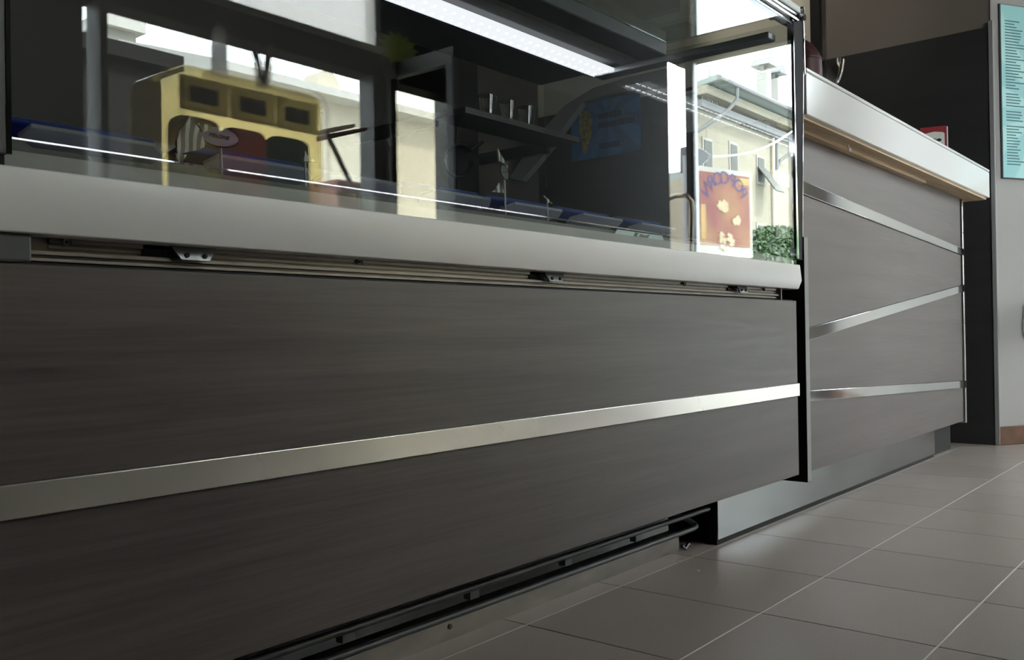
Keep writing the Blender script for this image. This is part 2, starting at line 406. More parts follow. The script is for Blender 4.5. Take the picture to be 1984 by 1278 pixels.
# window_1 : frames, panes, frosted transom
w1 = struct(MB().box(xw1, xw2, YF-.09, YF+.02, zs, zh0).build('window_1', 'dark_metal'))
MB().box(xw3, xd0, YF-.09, YF+.02, zs, zh0).build('window_post', 'pipe', w1)
MB().box(xw2, xw3, YF-.075, YF-.067, zs, zh0).build('pane', 'window_glass', w1)
MB().box(xw0, xw1, YF-.075, YF-.067, zs, zh0).build('pane', 'window_glass', w1)
MB().box(xw0, xd0, YF-.12, YF+.06, zs-.03, zs).build('window_sill', 'stone', w1)
w2 = struct(MB().box(xw0, xt1, YF-.05, YF+.03, zh1-.005, zh1+.02).build('window_2', 'inner_light'))
MB().box(xw0, xt1, YF-.045, YF-.035, zh1+.02, 2.75).build('frosted_pane', 'frost', w2)
portal(xw0, xw3, YF-.13, YF-.13, zs, zh0, 'Y', True)
portal(xd0, xd1, YF-.13, YF-.13, 0, zh0, 'Y', True)
portal(xw0, xt1, YF-.13, YF-.13, zh1, 2.75, 'Y', True)
portal(xc0, XE, YF-.13, YF-.13, 0, 2.7, 'Y', True)
# door_1 : open leaf at right angles to the front
d1 = struct(MB().box(xd0-.03, xd0+.015, YF, YF+.03, 0, 1.93).build('door_1', 'dark_metal'))
def leaf(n, m, y0, y1, z0, z1, th=.02): return MB().box(xd0-.02-th, xd0-.02+th, YF+y0, YF+y1, z0, z1).build(n, m, d1)
leaf('door_stile', 'dark_metal', .03, .075, .0, 1.93); leaf('door_stile', 'dark_metal', .475, .52, .0, 1.93)
leaf('door_rail', 'dark_metal', .075, .475, 1.85, 1.93); leaf('door_rail', 'dark_metal', .075, .475, 0, .12)
leaf('pane', 'leaf_glass', .075, .475, .12, 1.85, .004)
# entrance end
ye1 = -.88
en = MB()
zb0, zb1 = atX(1340, 125, XE).z, atX(1345, 77, XE).z
zb0 = .5+2.185; zb1 = .5+2.39
en.box(XE, XE+.1, YF-.1, ye1, zb0, zb1)
en.box(XE, XE+.05, YF-.015, YF+.035, 0, zb0)
en.box(XE, XE+.05, YF-.02, YF+.04, zb1, H)
eno = struct(en.build('trim_1', 'wall_dark'))
d2 = struct(MB().box(XE+.02, XE+.06, YF+.036, YF+.06, 0, zb0).build('door_2', 'steel_dull'))
MB().box(XE+.035, XE+.043, YF+.06, ye1, .0, zb0).build('pane', 'window_glass', d2)
MB().box(XE+.035, XE+.043, YF+.05, ye1, zb1, H).build('transom_pane', 'transom_tint', d2)
hp = [vX(px, py, XE-.06) for px, py in ((1288, 388), (1310, 379), (1330, 378), (1340, 390), (1341, 420), (1339, 500))]
MB().tube(hp, .022, 10)  .build('door_handle', 'handle_bronze', d2, smooth=True)
portal(XE+.12, XE+.12, YF, ye1, 0, zb0, 'X', True)
portal(XE+.12, XE+.12, YF, ye1, zb1, H, 'X', True)

# ================================================================== DISPLAY CASE
XR = 2.164
dc = empty('display_case', (1.2, 1.2, 0), 'glass gelato display case with white sill and dark wood front panel', 'display case')
YP = .875
XS = -.35
zp0, zp1, zt0, zt1 = .150, .5715, .341, .3725
MB().box(XS, XR, YP, YP+.018, zp0, zt0+.001).build('lower_panel', 'laminate', dc, bevel=.0015)
MB().box(XS, XR, YP, YP+.018, zt1-.001, zp1).build('upper_panel', 'laminate', dc, bevel=.0015)
MB().box(XS, XR-.002, YP-.006, YP+.002, zt0, zt1).build('steel_strip', 'steel', dc, bevel=.0012)
# sill: bulging white profile
sp = [(.861, .657), (.857, .6185), (.8655, .5985), (.90, .5985), (.90, .657)]
MB().prism([(XS, y, z) for y, z in sp], (XR-.008-XS, 0, 0)).build('sill', 'sill', dc, bevel=.0014, seg=2)
# aluminium profile under the sill
rl = MB().box(XS, 2.10, .896, .92, .578, .60).build('rail', 'alu', dc)
for z0, z1, y in ((.5935, .599, .8925), (.588, .5925, .895), (.5815, .5865, .890), (.5755, .5795, .893)):
    MB().box(XS if z0 < .588 else .40, 2.095, y, .90, z0, z1).build('rail_ridge', 'alu', rl, bevel=.0008)
MB().box(2.10, 2.104, .886, .93, .566, .600).build('rail_end', 'inner_light', dc)
MB().box(2.104, 2.13, .90, .93, .566, .600).build('end_block', 'dark_metal', dc)
MB().box(XS, .376, .872, .90, .5725, .5985).build('corner_block', 'dark_metal', dc, bevel=.003)
for px in (330, 1053, 1426):
    e = atY(px, 500, .885); x = e.x; w = .054
    br = MB().prism([(x, .884, .5985), (x+w, .884, .5985), (x+w-.010, .880, .5835), (x+.010, .880, .5835)], (0, .003, 0)).build('bracket', 'zinc', dc, bevel=.0006)
    MB().box(x-.026, x-.002, .8925, .897, .5875, .599).build('bracket_slot', 'black', br)
    for q in (.017, .038):
        MB().tube([(x+q, .8795, .589), (x+q, .8835, .589)], .0026, 10).build('screw_hole', 'black', br)
for px, py in ((130, 468), (698, 507), (1326, 549), (1480, 557)):
    c = atY(px, py, .890); c.z = .5955
    sc = MB().lathe([(0, 0), (.0036, 0), (.0040, .001), (.0040, .003)], (0, 0, 0), 16).build('screw', 'steel_dull', None, smooth=True)
    sc.data.transform(Matrix.Translation((c.x, .8915, c.z)) @ Matrix.Rotation(math.pi/2, 4, 'X')); hang(sc, dc)
    MB().tube([(c.x, .8908, c.z), (c.x, .8920, c.z)], .0016, 6).build('socket', 'black', sc)
# carcass, recess below
MB().box(XS, XR+.03, YP+.02, 1.62, .16, .575).build('carcass', 'black', dc)
MB().box(XS, XR-.005, 1.10, 1.62, .0, .20).build('base', 'black', dc)
MB().box(XS, 1.87, 1.0425, 1.0445, .0, .045).build('floor_rail', 'rail_steel', dc)
MB().box(XS, 1.87, 1.0445, 1.10, .043, .045).build('floor_rail_top', 'rail_steel', dc)
p1a, p1b = atY(529, 1268, .965), atY(1372, 985, .965)
MB().tube([(XS, .965, p1b.z), (p1b.x, .965, p1b.z)], .0055, 10).build('pipe', 'blacktube', dc, smooth=True)
p2 = atY(1350, 1021, 1.0)
MB().tube([(XS, 1.0, p2.z), (p2.x-.012, 1.0, p2.z), (p2.x, 1.002, p2.z+.002), (p2.x+.004, 1.008, p2.z+.006), (p2.x-.004, 1.02, p2.z+.016), (p2.x-.03, 1.04, p2.z+.03)], .006, 10).build('pipe', 'blacktube', dc, smooth=True)
MB().box(XS, 1.84, 1.052, 1.062, .05, .20).build('channel', 'black_gloss', dc)
for px, py in ((668, 1232), (912, 1150), (1094, 1087), (1230, 1041)):
    c = atY(px, py, .985); MB().box(c.x-.012, c.x+.010, .975, .990, c.z-.006, c.z+.008).build('pipe_clip', 'blacktube', dc, bevel=.001)
c = atZ(1325, 1062, .012); MB().tube([(c.x-.01, c.y, .02), (c.x, c.y-.003, .012), (c.x+.012, c.y-.004, .02), (c.x+.024, c.y-.001, .016)], .004, 8).build('floor_clip', 'zinc', dc, smooth=True)
MB().tube([(1.835, 1.07, 0), (1.835, 1.07, .2)], .016, 14).build('foot', 'black', dc, smooth=True)
c = atY(872, 1228, 1.042); MB().tube([(c.x, 1.0405, .022), (c.x, 1.0425, .022)], .0045, 10).build('floor_rail_screw', 'ink', dc)
# glazing
ZG = 1.243
fg = MB().box(.352, 2.163, G, G+.006, .655, ZG).build('front_glass', 'glass', dc)
fg['label'] = 'clear front pane mirroring the street'
MB().box(2.150, 2.156, G+.008, 1.62, .66, ZG).build('end_glass', 'glass_end', dc)
MB().box(.352, 2.160, G+.0065, G+.02, .657, .6745).build('glass_channel', 'inner_light', dc)
# uprights
UF = G-.0025; k_ = UF/.855
M['upright_grey'] = pbr('upright_grey', (.05, .05, .055), .7, spec=.12)
ur = MB().prism([(2.122*k_, UF, .671), (2.154*k_, UF, .671), (2.188*k_, UF, 1.269), (2.124*k_, UF, 1.246)], (0, .012, 0)).build('upright', 'upright_grey', dc, bevel=.001)
MB().prism([(2.1535*k_, UF-.001, .671), (2.155*k_, UF-.001, .671), (2.189*k_, UF-.001, 1.269), (2.1875*k_, UF-.001, 1.269)], (0, .014, 0)).build('upright_edge', 'chrome', ur)
MB().prism([(2.120*k_, UF-.001, .673), (2.122*k_, UF-.001, .673), (2.1245*k_, UF-.001, 1.249), (2.1225*k_, UF-.001, 1.249)], (0, .016, 0)).build('upright_edge', 'chrome', ur)
MB().prism([(2.126*k_, UF-.0005, .673), (2.134*k_, UF-.0005, .673), (2.1265*k_, UF-.0005, 1.09)], (0, .002, 0)).build('upright_inlay', 'chrome', ur)
MB().box(2.182*k_, 2.1895*k_, UF-.003, UF+.014, 1.13, 1.301).build('upright_cap', 'chrome', ur, bevel=.003)
MB().tube([(2.176*k_, UF-.008, 1.271), (2.176*k_, UF+.002, 1.271)], .0095, 18).build('cap_ring', 'chrome', ur, smooth=True)
MB().tube([(2.176*k_, UF-.0085, 1.271), (2.176*k_, UF-.0078, 1.271)], .006, 14).build('cap_hole', 'black', ur)
lu = MB().box(.330, .352, .862, .90, .667, 1.26).build('upright', 'dark_metal', dc, bevel=.001)
MB().box(.3505, .3545, .861, .868, .667, 1.26).build('upright_edge', 'chrome', lu)
MB().box(.335, .350, .866, .88, .657, .668).build('upright_foot', 'black', lu)
# top: chrome rails along the upper glass edge
MB().box(.352, 2.163, .8715, .880, 1.243, 1.2465).build('glass_edge', 'chrome', dc)
MB().box(.352, 2.19, .882, .905, 1.250, 1.266).build('top_rail', 'white', dc, bevel=.002)
MB().box(.352, 2.19, .872, .886, 1.2675, 1.276).build('top_rail', 'chrome', dc, bevel=.002)
MB().tube([(.352, .876, 1.262), (2.20, .876, 1.262)], .0055, 10).build('top_rail', 'chrome', dc, smooth=True)
MB().box(.352, 2.215, .872, .95, 1.280, 1.298).build('top_rail', 'white', dc, bevel=.003)
MB().box(2.17, 2.21, .876, .90, 1.249, 1.276).build('corner_joint', 'black_gloss', dc)
MB().box(.352, 2.13, 1.20, 1.62, 1.222, 1.262).build('lamp_housing', 'dark_metal', dc, bevel=.004)
MB().box(.352, 2.13, 1.27, 1.31, 1.21, 1.222).build('lamp_lip', 'grey_edge', dc)
MB().box(2.085, 2.126, .90, 1.40, 1.195, 1.212).build('end_rail', 'steel_dull', dc, bevel=.003)
MB().box(.352, 2.13, .905, 1.20, 1.255, 1.261).build('top_glass', 'glass_end', dc)
# LED strip
led = MB().box(.36, 2.095, 1.335, 1.405, 1.2005, 1.2085).build('led_strip', 'led_body', dc)
led['label'] = 'white LED light strip'
MB().box(.36, 2.095, 1.405, 1.412, 1.199, 1.21).build('led_edge', 'chrome', led)
dm = MB()
for i in range(58):
    for y in (1.352, 1.388):
        x = .372+i*.0298
        dm.lathe([(.0001, -.0035), (.0030, -.0025), (.0042, 0)], (x, y, 1.2003), 8)
dm.build('led_lenses', 'led_dot', led, kind='stuff')
# well and front ledge inside
MB().box(.352, 2.125, .93, .945, .60, .690).build('inner_front', 'inner', dc)
MB().prism([(.352, .9465, .6990), (.352, .9512, .7018), (.352, .9512, .6990)], (2.125-.352, 0, 0)).build('ledge_edge', 'satin', dc)
MB().box(.352, 2.125, .95, 1.58, .60, .66).build('pan_well', 'steel_dull', dc)
MB().box(.352, 2.125, 1.56, 1.62, .60, .86).build('back_ledge', 'dark_metal', dc)
MB().box(.352, 2.125, 1.60, 1.62, .60, .70).build('well_back', 'dark_metal', dc)

# gelato covers
def cover(x, blue=True, plate=True, xo=0, tilt=-9, yo=1.06, lab=''):
    e = empty('gelato_cover', (x, yo, .70), lab, 'pan cover', 'gelato pan covers in the display case')
    if plate:
        s = MB(); a, b2 = .085, .032
        s.prism([(-a, -b2, 0), (a-.03, -b2, 0), (a, -b2+.03, 0), (a, b2, 0), (-a+.03, b2, 0), (-a, b2-.03, 0)], (0, 0, .005))
        o = s.build('acrylic_plate', 'acryl', None, bevel=.001)
        o.data.transform(Matrix.Translation((x+xo, yo-.02, .722)) @ Matrix.Rotation(math.radians(tilt), 4, 'X')); hang(o, e)
    if blue:
        o = MB().box(-.095, .095, -.022, .022, 0, .011).build('blue_lid', 'blue_plastic', None, bevel=.005, seg=4)
        o.data.transform(Matrix.Translation((x-.01+xo, yo+.02, .735)) @ Matrix.Rotation(math.radians(-10), 4, 'X')); hang(o, e)
    return e
cover(.52, lab='leftmost blue lid and grey acrylic plate beside the left upright')
cover(.745, lab='blue gelato lid and grey plate under the zebra tag with lilac disc')
cover(.96, blue=False, xo=-.04, lab='grey acrylic gelato plate beside the big lilac tag, without blue lid')
cover(1.13, lab='gelato lid and plate left of the upright oval tag')
cover(1.335, lab='blue gelato lid and plate in front of the upright oval tag')
cover(1.545, lab='blue gelato lid and plate next to the thin black tag tip')
cover(1.76, lab='rightmost gelato lid and plate near the end pane')

# pale turquoise plates lying against the inner front
M['pale_turquoise'] = pbr('pale_turquoise_plate', (.62, .78, .76), .35)
c1 = empty('pale_plate', atY(1235, 462, .924), 'pale turquoise plate with a dark shape inside the case front', 'card')
MB().prism([atY(a, b, .924) for a, b in ((1188, 457), (1197, 444), (1230, 449), (1257, 453), (1283, 456), (1286, 463), (1282, 469), (1245, 464))], (0, .002, 0)).build('sheet', 'pale_turquoise', c1)
MB().prism([atY(a, b, .9235) for a, b in ((1231, 450), (1237, 451), (1234, 457), (1238, 459), (1241, 453), (1250, 456), (1260, 454), (1254, 463), (1246, 459), (1240, 464), (1226, 461))], (0, .001, 0)).build('emblem', 'pipe', c1)  # dark shape on the plate
c2 = MB().prism([atY(a, b, .924) for a, b in ((1348, 477), (1358, 467.5), (1411, 474), (1422, 486))], (0, .002, 0)).build('pale_plate', 'pale_turquoise')
tag(c2, 'plain pale turquoise plate in front of the popcorn sign reflection', 'card')
# price tags
def tagsign(px, py, y, w, hgt, rot, disc, text, lab, tail):
    c = atY(px, py, y); e = empty('price_tag', (c.x, y, .70), lab, 'price tag', 'zebra striped gelato price tags')
    fwd = Vector((c.x, c.y, 0)).normalized()                        # the disc looks back along the row
    B = Matrix.Translation(c) @ Matrix.Rotation(math.atan2(fwd.y, fwd.x)-math.pi/2, 4, 'Z') @ Matrix.Rotation(rot, 4, 'Y')
    n = 28
    def ell(a, b, o=0): return [(a*math.cos(2*math.pi*i/n), o, b*math.sin(2*math.pi*i/n)) for i in range(n)]
    for nm, mt, a, b, o, th in (('disc', disc, w/2, hgt/2, -.001, .002),):
        ob = MB().prism(ell(a, b, o), (0, th, 0)).build(nm, mt, None); ob.data.transform(B); hang(ob, e)
    el = ell(w/2, hgt/2); ob = MB().tube(el+[el[0], el[1]], .0011, 6).build('disc_rim', 'ink', None); ob.data.transform(B); hang(ob, e)
    if text:
        tx = text_mesh('lettering', text, min(w, hgt)*.26, 'ink', None, B @ Matrix.Translation((0, -.0018, 0)) @ (Matrix.Rotation(-rot, 4, 'Y') if w < hgt else Matrix()) @ Matrix.Rotation(math.pi/2, 4, 'X')); hang(tx, e)
    for k, tl in enumerate(tail):
        pts = [atY(a, b, y+.004) for a, b in tl]
        ob = MB().prism(pts, (0, .003, 0)).build('zebra_cutout', 'zebra', e)
    z = c.z-.01
    MB().tube([(c.x+.006, y+.004, .665), (c.x+.004, y+.004, z)], .0018, 6).build('pin', 'white', e)
    return e
tagsign(425, 265, .99, .046, .024, math.radians(10), 'lilac', 'MELONE', 'large zebra tag with a lilac oval disc on the left', [
    [(345, 300), (342, 275), (350, 250), (362, 238), (368, 225), (374, 236), (386, 248), (394, 268), (400, 283), (385, 290), (365, 294)],
    [(384, 238), (412, 243), (436, 249), (412, 250), (392, 256)],
    [(338, 296), (352, 298), (362, 300), (354, 314), (347, 314)]])
tagsign(978, 334, .99, .0115, .026, math.radians(-16), 'greytag', 'NOCE', 'upright grey white oval tag with a zebra neck', [
    [(967, 312), (966, 300), (965, 288), (968, 294), (974, 304), (984, 322), (984, 330), (976, 316)],
    [(955, 371), (962, 366), (968, 354), (974, 364), (979, 374)]])
def ziptag(pts, y, lab):
    e = empty('price_tag', atY(*pts[0], y), lab, 'price tag', 'zebra striped gelato price tags')
    MB().prism([atY(a, b, y) for a, b in pts], (0, .003, 0)).build('zebra_cutout', 'zebra', e)
    c = atY(*pts[0], y); MB().tube([(c.x+.005, y+.004, .665), (c.x+.005, y+.004, c.z)], .0015, 6).build('pin', 'white', e)
ziptag([(589, 312), (590, 300), (592, 291), (595, 300), (603, 306), (614, 314)], 1.0, 'small zebra tag between the lilac tag and the window post reflection')
ziptag([(1061, 392), (1054, 378), (1060, 383), (1071, 394)], 1.0, 'thin dark zebra tag tip on the right')

# ================================================================== SERVICE COUNTER
sc_ = empty('service_counter', (3.2, 1.2, 0), 'dark wood bar counter with slanted steel strips and white top', 'counter')
YC = .95; XC0, XC1 = 2.224, 4.062
def line(pl, pr):
    a, b = atY(*pl, YC), atY(*pr, YC)
    return lambda x: a.z+(b.z-a.z)*(x-a.x)/(b.x-a.x)
A = (line((1556, 352), (1865, 482.5)), line((1556, 377), (1865, 495.5)))
B_ = (line((1568, 634), (1865, 551)), line((1568, 657.6), (1865, 565)))
C_ = (line((1570, 755.8), (1865, 737)), line((1570, 777), (1865, 751)))
zc0, zc1 = .120, 1.036
def board(name, lo, hi, mat, y0, th, x0=XC0, x1=XC1, bevel=.001):
    return MB().prism([(x0, y0, lo(x0)), (x1, y0, lo(x1)), (x1, y0, hi(x1)), (x0, y0, hi(x0))], (0, th, 0)).build(name, mat, sc_, bevel=bevel)
board('board', lambda x: zc0, C_[1], 'laminate', YC, .02)
board('board', C_[0], B_[1], 'laminate', YC, .02)
board('board', B_[0], A[1], 'laminate', YC, .02)
board('board', A[0], lambda x: zc1, 'laminate', YC, .02)
for s in (A, B_, C_): board('steel_strip', s[1], s[0], 'polished', YC-.006, .016, x1=XC1+.03, bevel=.0012)
MB().box(XC1, 4.094, YC+.006, YC+.02, zc0, zc1).build('shadow_gap', 'black', sc_)
MB().box(4.094, 4.112, YC-.002, YC+.03, zc0-.01, zc1).build('corner_trim', 'steel', sc_, bevel=.002)
MB().box(XC0, 4.10, YC+.02, 1.20, zc0+.002, zc1).build('carcass', 'black', sc_)
YS = .871; zsb, zst = 1.0352, 1.154
MB().box(2.240, 4.218, YS, 1.22, zsb+.0015, zst-.012).build('worktop', 'slab', sc_, bevel=.002)
MB().box(2.240, 4.219, YS-.001, 1.22, zst-.0105, zst).build('worktop_lip', 'slab', sc_, bevel=.003)
MB().box(2.240, 4.21, YS+.012, YC+.03, zsb-.006, zsb+.002).build('plywood_underside', 'ply', sc_)
MB().box(2.240, 3.5, YC-.022, YC+.03, zsb-.016, zsb-.005).build('plywood_strip', 'ply', sc_, bevel=.001)
c = atY(1633, 272, .93); MB().tube([(c.x, .915, zsb-.006), (c.x+.006, .915, zsb-.02), (c.x+.016, .915, zsb-.022), (c.x+.02, .915, zsb-.012)], .003, 8).build('hook', 'white', sc_, smooth=True)
# kick plate
MB().box(1.967, 3.80, .993, .996, .013, .150).build('kick_plate', 'kick', sc_, bevel=.0005)
MB().box(1.969, 3.80, .997, 1.03, .0, .15).build('kick_board', 'black', sc_)
MB().box(3.80, 4.1, 1.01, 1.03, .0, .15).build('kick_return', 'black', sc_)  # set-back return, shade of the recess put into its black colour
c = atY(1392, 966, .990)
MB().box(2.032, 2.11, .9905, .993, .111, .125).build('kick_label', 'inner_light', sc_)
# end panel between display and counter
ep = MB().box(2.199, 2.222, .868, 1.0, .127, .7286).build('end_panel', 'black', sc_, bevel=.001)
MB().box(2.1985, 2.2225, .8672, .8685, .1285, .728).build('end_panel_edge', 'grey_edge', ep)

# ------------------------------------------------------------------ things on the counter
ZT = zst
dcx, dcy = 2.628, 1.035
e = empty('sugar_jar', (dcx, dcy, ZT), 'dark red rounded jar with a crystal knob on the white counter', 'jar')
MB().lathe([(.0001, 0), (.050, 0), (.055, .004), (.057, .03), (.058, .10), (.0565, .128)], (dcx, dcy, ZT), 40).build('jar_body', 'red', e, smooth=True)
MB().lathe([(.0575, .129), (.0575, .133), (.052, .146), (.042, .163), (.028, .181), (.012, .194), (.0001, .197)], (dcx, dcy, ZT), 40).build('jar_lid', 'red', e, smooth=True)
MB().lathe([(.0001, .195), (.005, .196), (.005, .200), (.010, .205), (.0125, .213), (.008, .222), (.0001, .225)], (dcx, dcy, ZT), 10).build('knob', 'chrome', e)
bc = (2.868, 1.035, ZT)
bowl = MB().lathe([(.0001, 0), (.034, 0), (.033, .004), (.008, .010), (.006, .098), (.016, .106), (.027, .124), (.036, .150), (.0415, .184), (.0405, .1842), (.0345, .151), (.0255, .126), (.014, .110), (.0001, .107)], bc, 40).build('dessert_glass', 'tinglass', smooth=True)
tag(bowl, 'clear footed dessert glass standing beside the dark red jar', 'glass')
dirv = Vector((-3.78, -.96, 0)).normalized()
e = empty('card_stand', (3.80, .975, ZT), 'red table card with a white panel leaning on the counter', 'card')
Bm = Matrix.Translation((3.80, .975, ZT)) @ Matrix.Rotation(math.atan2(dirv.y, dirv.x)+math.pi/2, 4, 'Z') @ Matrix.Rotation(math.radians(-12), 4, 'X')
def cardpart(n, mt, x0, x1, y0, y1, z0, z1, bev=0):
    o = MB().box(x0, x1, y0, y1, z0, z1).build(n, mt, None, bevel=bev); o.data.transform(Bm); hang(o, e); return o
cardpart('card_body', 'redcard', -.05, .044, 0, .008, 0, .134)
cardpart('card_edge', 'white', .044, .048, -.001, .009, 0, .130)
arch = [(-.038, -.001, .0), (.036, -.001, .0), (.036, -.001, .102), (.03, -.001, .108), (0, -.001, .113), (-.03, -.001, .108), (-.038, -.001, .102)]
o = MB().prism(arch, (0, .002, 0)).build('card_panel', 'card', None); o.data.transform(Bm); hang(o, e)
em = [(.0, -.0015, .086), (.006, -.0015, .080), (.018, -.0015, .084), (.026, -.0015, .078), (.022, -.0015, .071), (.006, -.0015, .070), (-.012, -.0015, .072), (-.02, -.0015, .079), (-.008, -.0015, .080)]
o = MB().prism(em, (0, .001, 0)).build('emblem', 'ink', None); o.data.transform(Bm); hang(o, e)

# ------------------------------------------------------------------ menu on the slanted wall
def on_wall(px, py, out): return atO(px, py, out)
tl_, bl_ = atO(1938, 8, .01), atO(1940, 343, .01)
u0 = (tl_-OP).dot(OD); mw = .42; mz0, mz1 = bl_.z, tl_.z
M['menu_paper'] = rays_mat('turquoise_menu_paper', (.33, .66, .68), (.45, .77, .77), (.24, .30), 9)
me_ = empty('menu_poster', OP+OD*(u0+mw/2)+Vector((0, 0, mz0)), 'turquoise printed menu with sunburst rays on the grey slanted wall', 'poster')
Bw = Matrix.Translation(OP+OD*u0+ON*.010+Vector((0, 0, mz0))) @ Matrix.Rotation(oa, 4, 'Z')       # local X along wall, Y into wall, Z up
mh = mz1-mz0
def wallpart(n, mt, x0, x1, z0, z1, y0, y1, parent):
    o = MB().box(x0, x1, y0, y1, z0, z1).build(n, mt, None); o.matrix_world = Bw; o.location = Bw.translation; o.rotation_euler = (0, 0, oa); hang(o, parent); return o
wallpart('sheet', 'menu_paper', 0, mw, 0, mh, -.001, .002, me_)
wallpart('backing', 'dark_metal', -.004, mw+.004, -.004, mh+.004, .0021, .0095, me_)
rm = random.Random(3); ln = MB(); z = mh-.07
while z > .05:
    if rm.random() > .12:
        L_ = rm.uniform(.05, .11); ln.box(.022, .022+L_, -.0015, 0, z, z+.0045)
        if rm.random() > .2: ln.box(.185, .185+rm.uniform(.01, .02), -.0015, 0, z, z+.0045)
    z -= .0125
o = ln.build('menu_lines', 'menu_ink', None); o.location = Bw.translation; o.rotation_euler = (0, 0, oa); hang(o, me_); o['kind'] = 'stuff'
# white dispenser just at the right edge
wc = atO(1996, 622, .05)
o = MB().prism([(0, -.05, -.045), (.02, -.05, -.075), (.12, -.05, -.075), (.12, -.05, .09), (.03, -.05, .09), (.005, -.05, .06)], (0, .05, 0)).build('wall_object', 'white', None, bevel=.006)  # plain white chamfered solid against the wall
q = atO(1999, 622, .05); o.location = q+ON*-.05; o.rotation_euler = (0, 0, oa)
tag(o, 'white plastic dispenser on the slanted wall at the right edge', 'dispenser')

# ------------------------------------------------------------------ behind the counter
M['blue_paper'] = rays_mat('blue_poster_paper', (.025, .11, .27), (.036, .15, .35), (.25, .22), 8)
def endrect(pxl, pxr, pt, pb):
    a = atX(pxl, pt, XD-.01); b = atX(pxr, pb, XD-.01); return a, b
pa, pb = atX(1106, 215, XD-.01), atX(1241, 292, XD-.01)
bp_ = empty('blue_poster', (XD-.006, (pa.y+pb.y)/2, pb.z), 'dark blue poster with rays and a golden cone on the end wall', 'poster')
def endpart(n, mt, y0, y1, z0, z1, x0, x1):
    o = MB().box(0, y0-y1, x0, x1, z0, z1).build(n, mt, None)      # local X runs towards the room, Y into the wall
    o.location = (XD-.012, y0, 0); o.rotation_euler = (0, 0, -math.pi/2); hang(o, bp_); return o
zt_, zb_ = pa.z+.03, pb.z
o = MB().box(0, pa.y-pb.y, 0, .003, 0, zt_-zb_).build('sheet', 'blue_paper', None); o.location = (XD-.008, pa.y, zb_); o.rotation_euler = (0, 0, -math.pi/2); hang(o, bp_)
M['gold'] = pbr('golden_print', (.30, .22, .05), .5, noise=((40, 40, 40), .5))
M['blue_ink'] = pbr('pale_blue_print', (.01, .03, .09), .5)
W_ = pa.y-pb.y; Hh = zt_-zb_
cone = [(.10, -.001, .04), (.135, -.001, .16), (.145, -.001, .30), (.12, -.001, .36), (.09, -.001, .37), (.06, -.001, .34), (.055, -.001, .25), (.07, -.001, .13), (.08, -.001, .05)]
o = MB().prism([(x, y, z*Hh/.42) for x, y, z in cone], (0, .001, 0)).build('golden_cone', 'gold', None); o.location = (XD-.008, pa.y, zb_); o.rotation_euler = (0, 0, -math.pi/2); hang(o, bp_)
lm_ = MB()
for r_, (z0, n0) in enumerate(((.66, 9), (.50, 14), (.14, 8))):
    for i in range(n0):
        x = .19+i*(W_-.22)/14; lm_.box(x, x+.012, -.001, 0, z0*Hh, (z0+.10)*Hh)
o = lm_.build('poster_lettering', 'blue_ink', None); o.location = (XD-.008, pa.y, zb_); o.rotation_euler = (0, 0, -math.pi/2); hang(o, bp_); o['kind'] = 'stuff'
# grey curved bulkhead in front of the end wall
xb = 4.05
pts = [(985, 345), (1040, 265), (1092, 205), (1150, 170), (1215, 150), (1300, 130), (1300, 162), (1215, 178), (1165, 187), (1130, 197), (1100, 235), (1070, 280), (1010, 350)]
o = MB().prism([atX(a, b, xb) for a, b in pts], (.05, 0, 0)).build('curved_bulkhead', 'grey_edge')
tag(o, 'grey curved bulkhead board sweeping above the blue poster', 'bulkhead')
# ceiling spotlight with no known source, added to brighten the cream panel
sl = empty('added_spotlight', (3.2, 2.2, H), 'added fill light, a small black ceiling spotlight behind the counter lighting the end wall', 'spotlight')
MB().tube([(3.2, 2.2, H), (3.2, 2.2, H-.10)], .012, 8).build('stem', 'black', sl, smooth=True)
MB().tube([(3.16, 2.2, H-.08), (3.28, 2.2, H-.16)], .045, 16, caps=False).build('lamp_head', 'black', sl, smooth=True)
spt = bpy.data.lights.new('spotlight', 'SPOT'); spt.energy = 80; spt.spot_size = math.radians(40); spt.spot_blend = .6; spt.shadow_soft_size = .04; spt.color = (1, .93, .80)  # invented source, lifts the dim area behind the counter
spo = bpy.data.objects.new('added_spot_lamp', spt); COL.objects.link(spo); spo.location = (3.23, 2.2, H-.13)
spo.rotation_euler = (Vector((4.314, 1.75, 2.25))-spo.location).to_track_quat('-Z', 'Y').to_euler(); hang(spo, sl)
# shelf with glasses on the back
sy = 2.6
sa = atY(905, 218, sy); sb_ = atY(1060, 222, sy)
o = tag(MB().box(sa.x-.1, sb_.x+.15, sy-.08, sy+.12, sa.z-.03, sa.z-.005).build('bottle_shelf', 'dark_metal'), 'dark shelf carrying tumblers behind the display case', 'shelf')
MB().box(sa.x-.1, sa.x-.07, sy+.1, YB, sa.z-.06, sa.z-.005).build('bracket', 'dark_metal', o)
MB().box(sb_.x+.12, sb_.x+.15, sy+.1, YB, sa.z-.06, sa.z-.005).build('bracket', 'dark_metal', o)
for k, (px, lab) in enumerate(((945, 'left tumbler on the dark back shelf'), (985, 'middle tumbler on the dark back shelf'), (1020, 'right tumbler on the dark back shelf'))):
    c = atY(px, 218, sy); g_ = MB().lathe([(.0001, .004), (.03, .004), (.042, .10), (.040, .10), (.028, .008), (.0001, .008)], (c.x, sy, sa.z-.005), 20).build('tumbler', 'tinglass', smooth=True)
    tag(g_, lab, 'glass', 'tumblers on the back shelf')
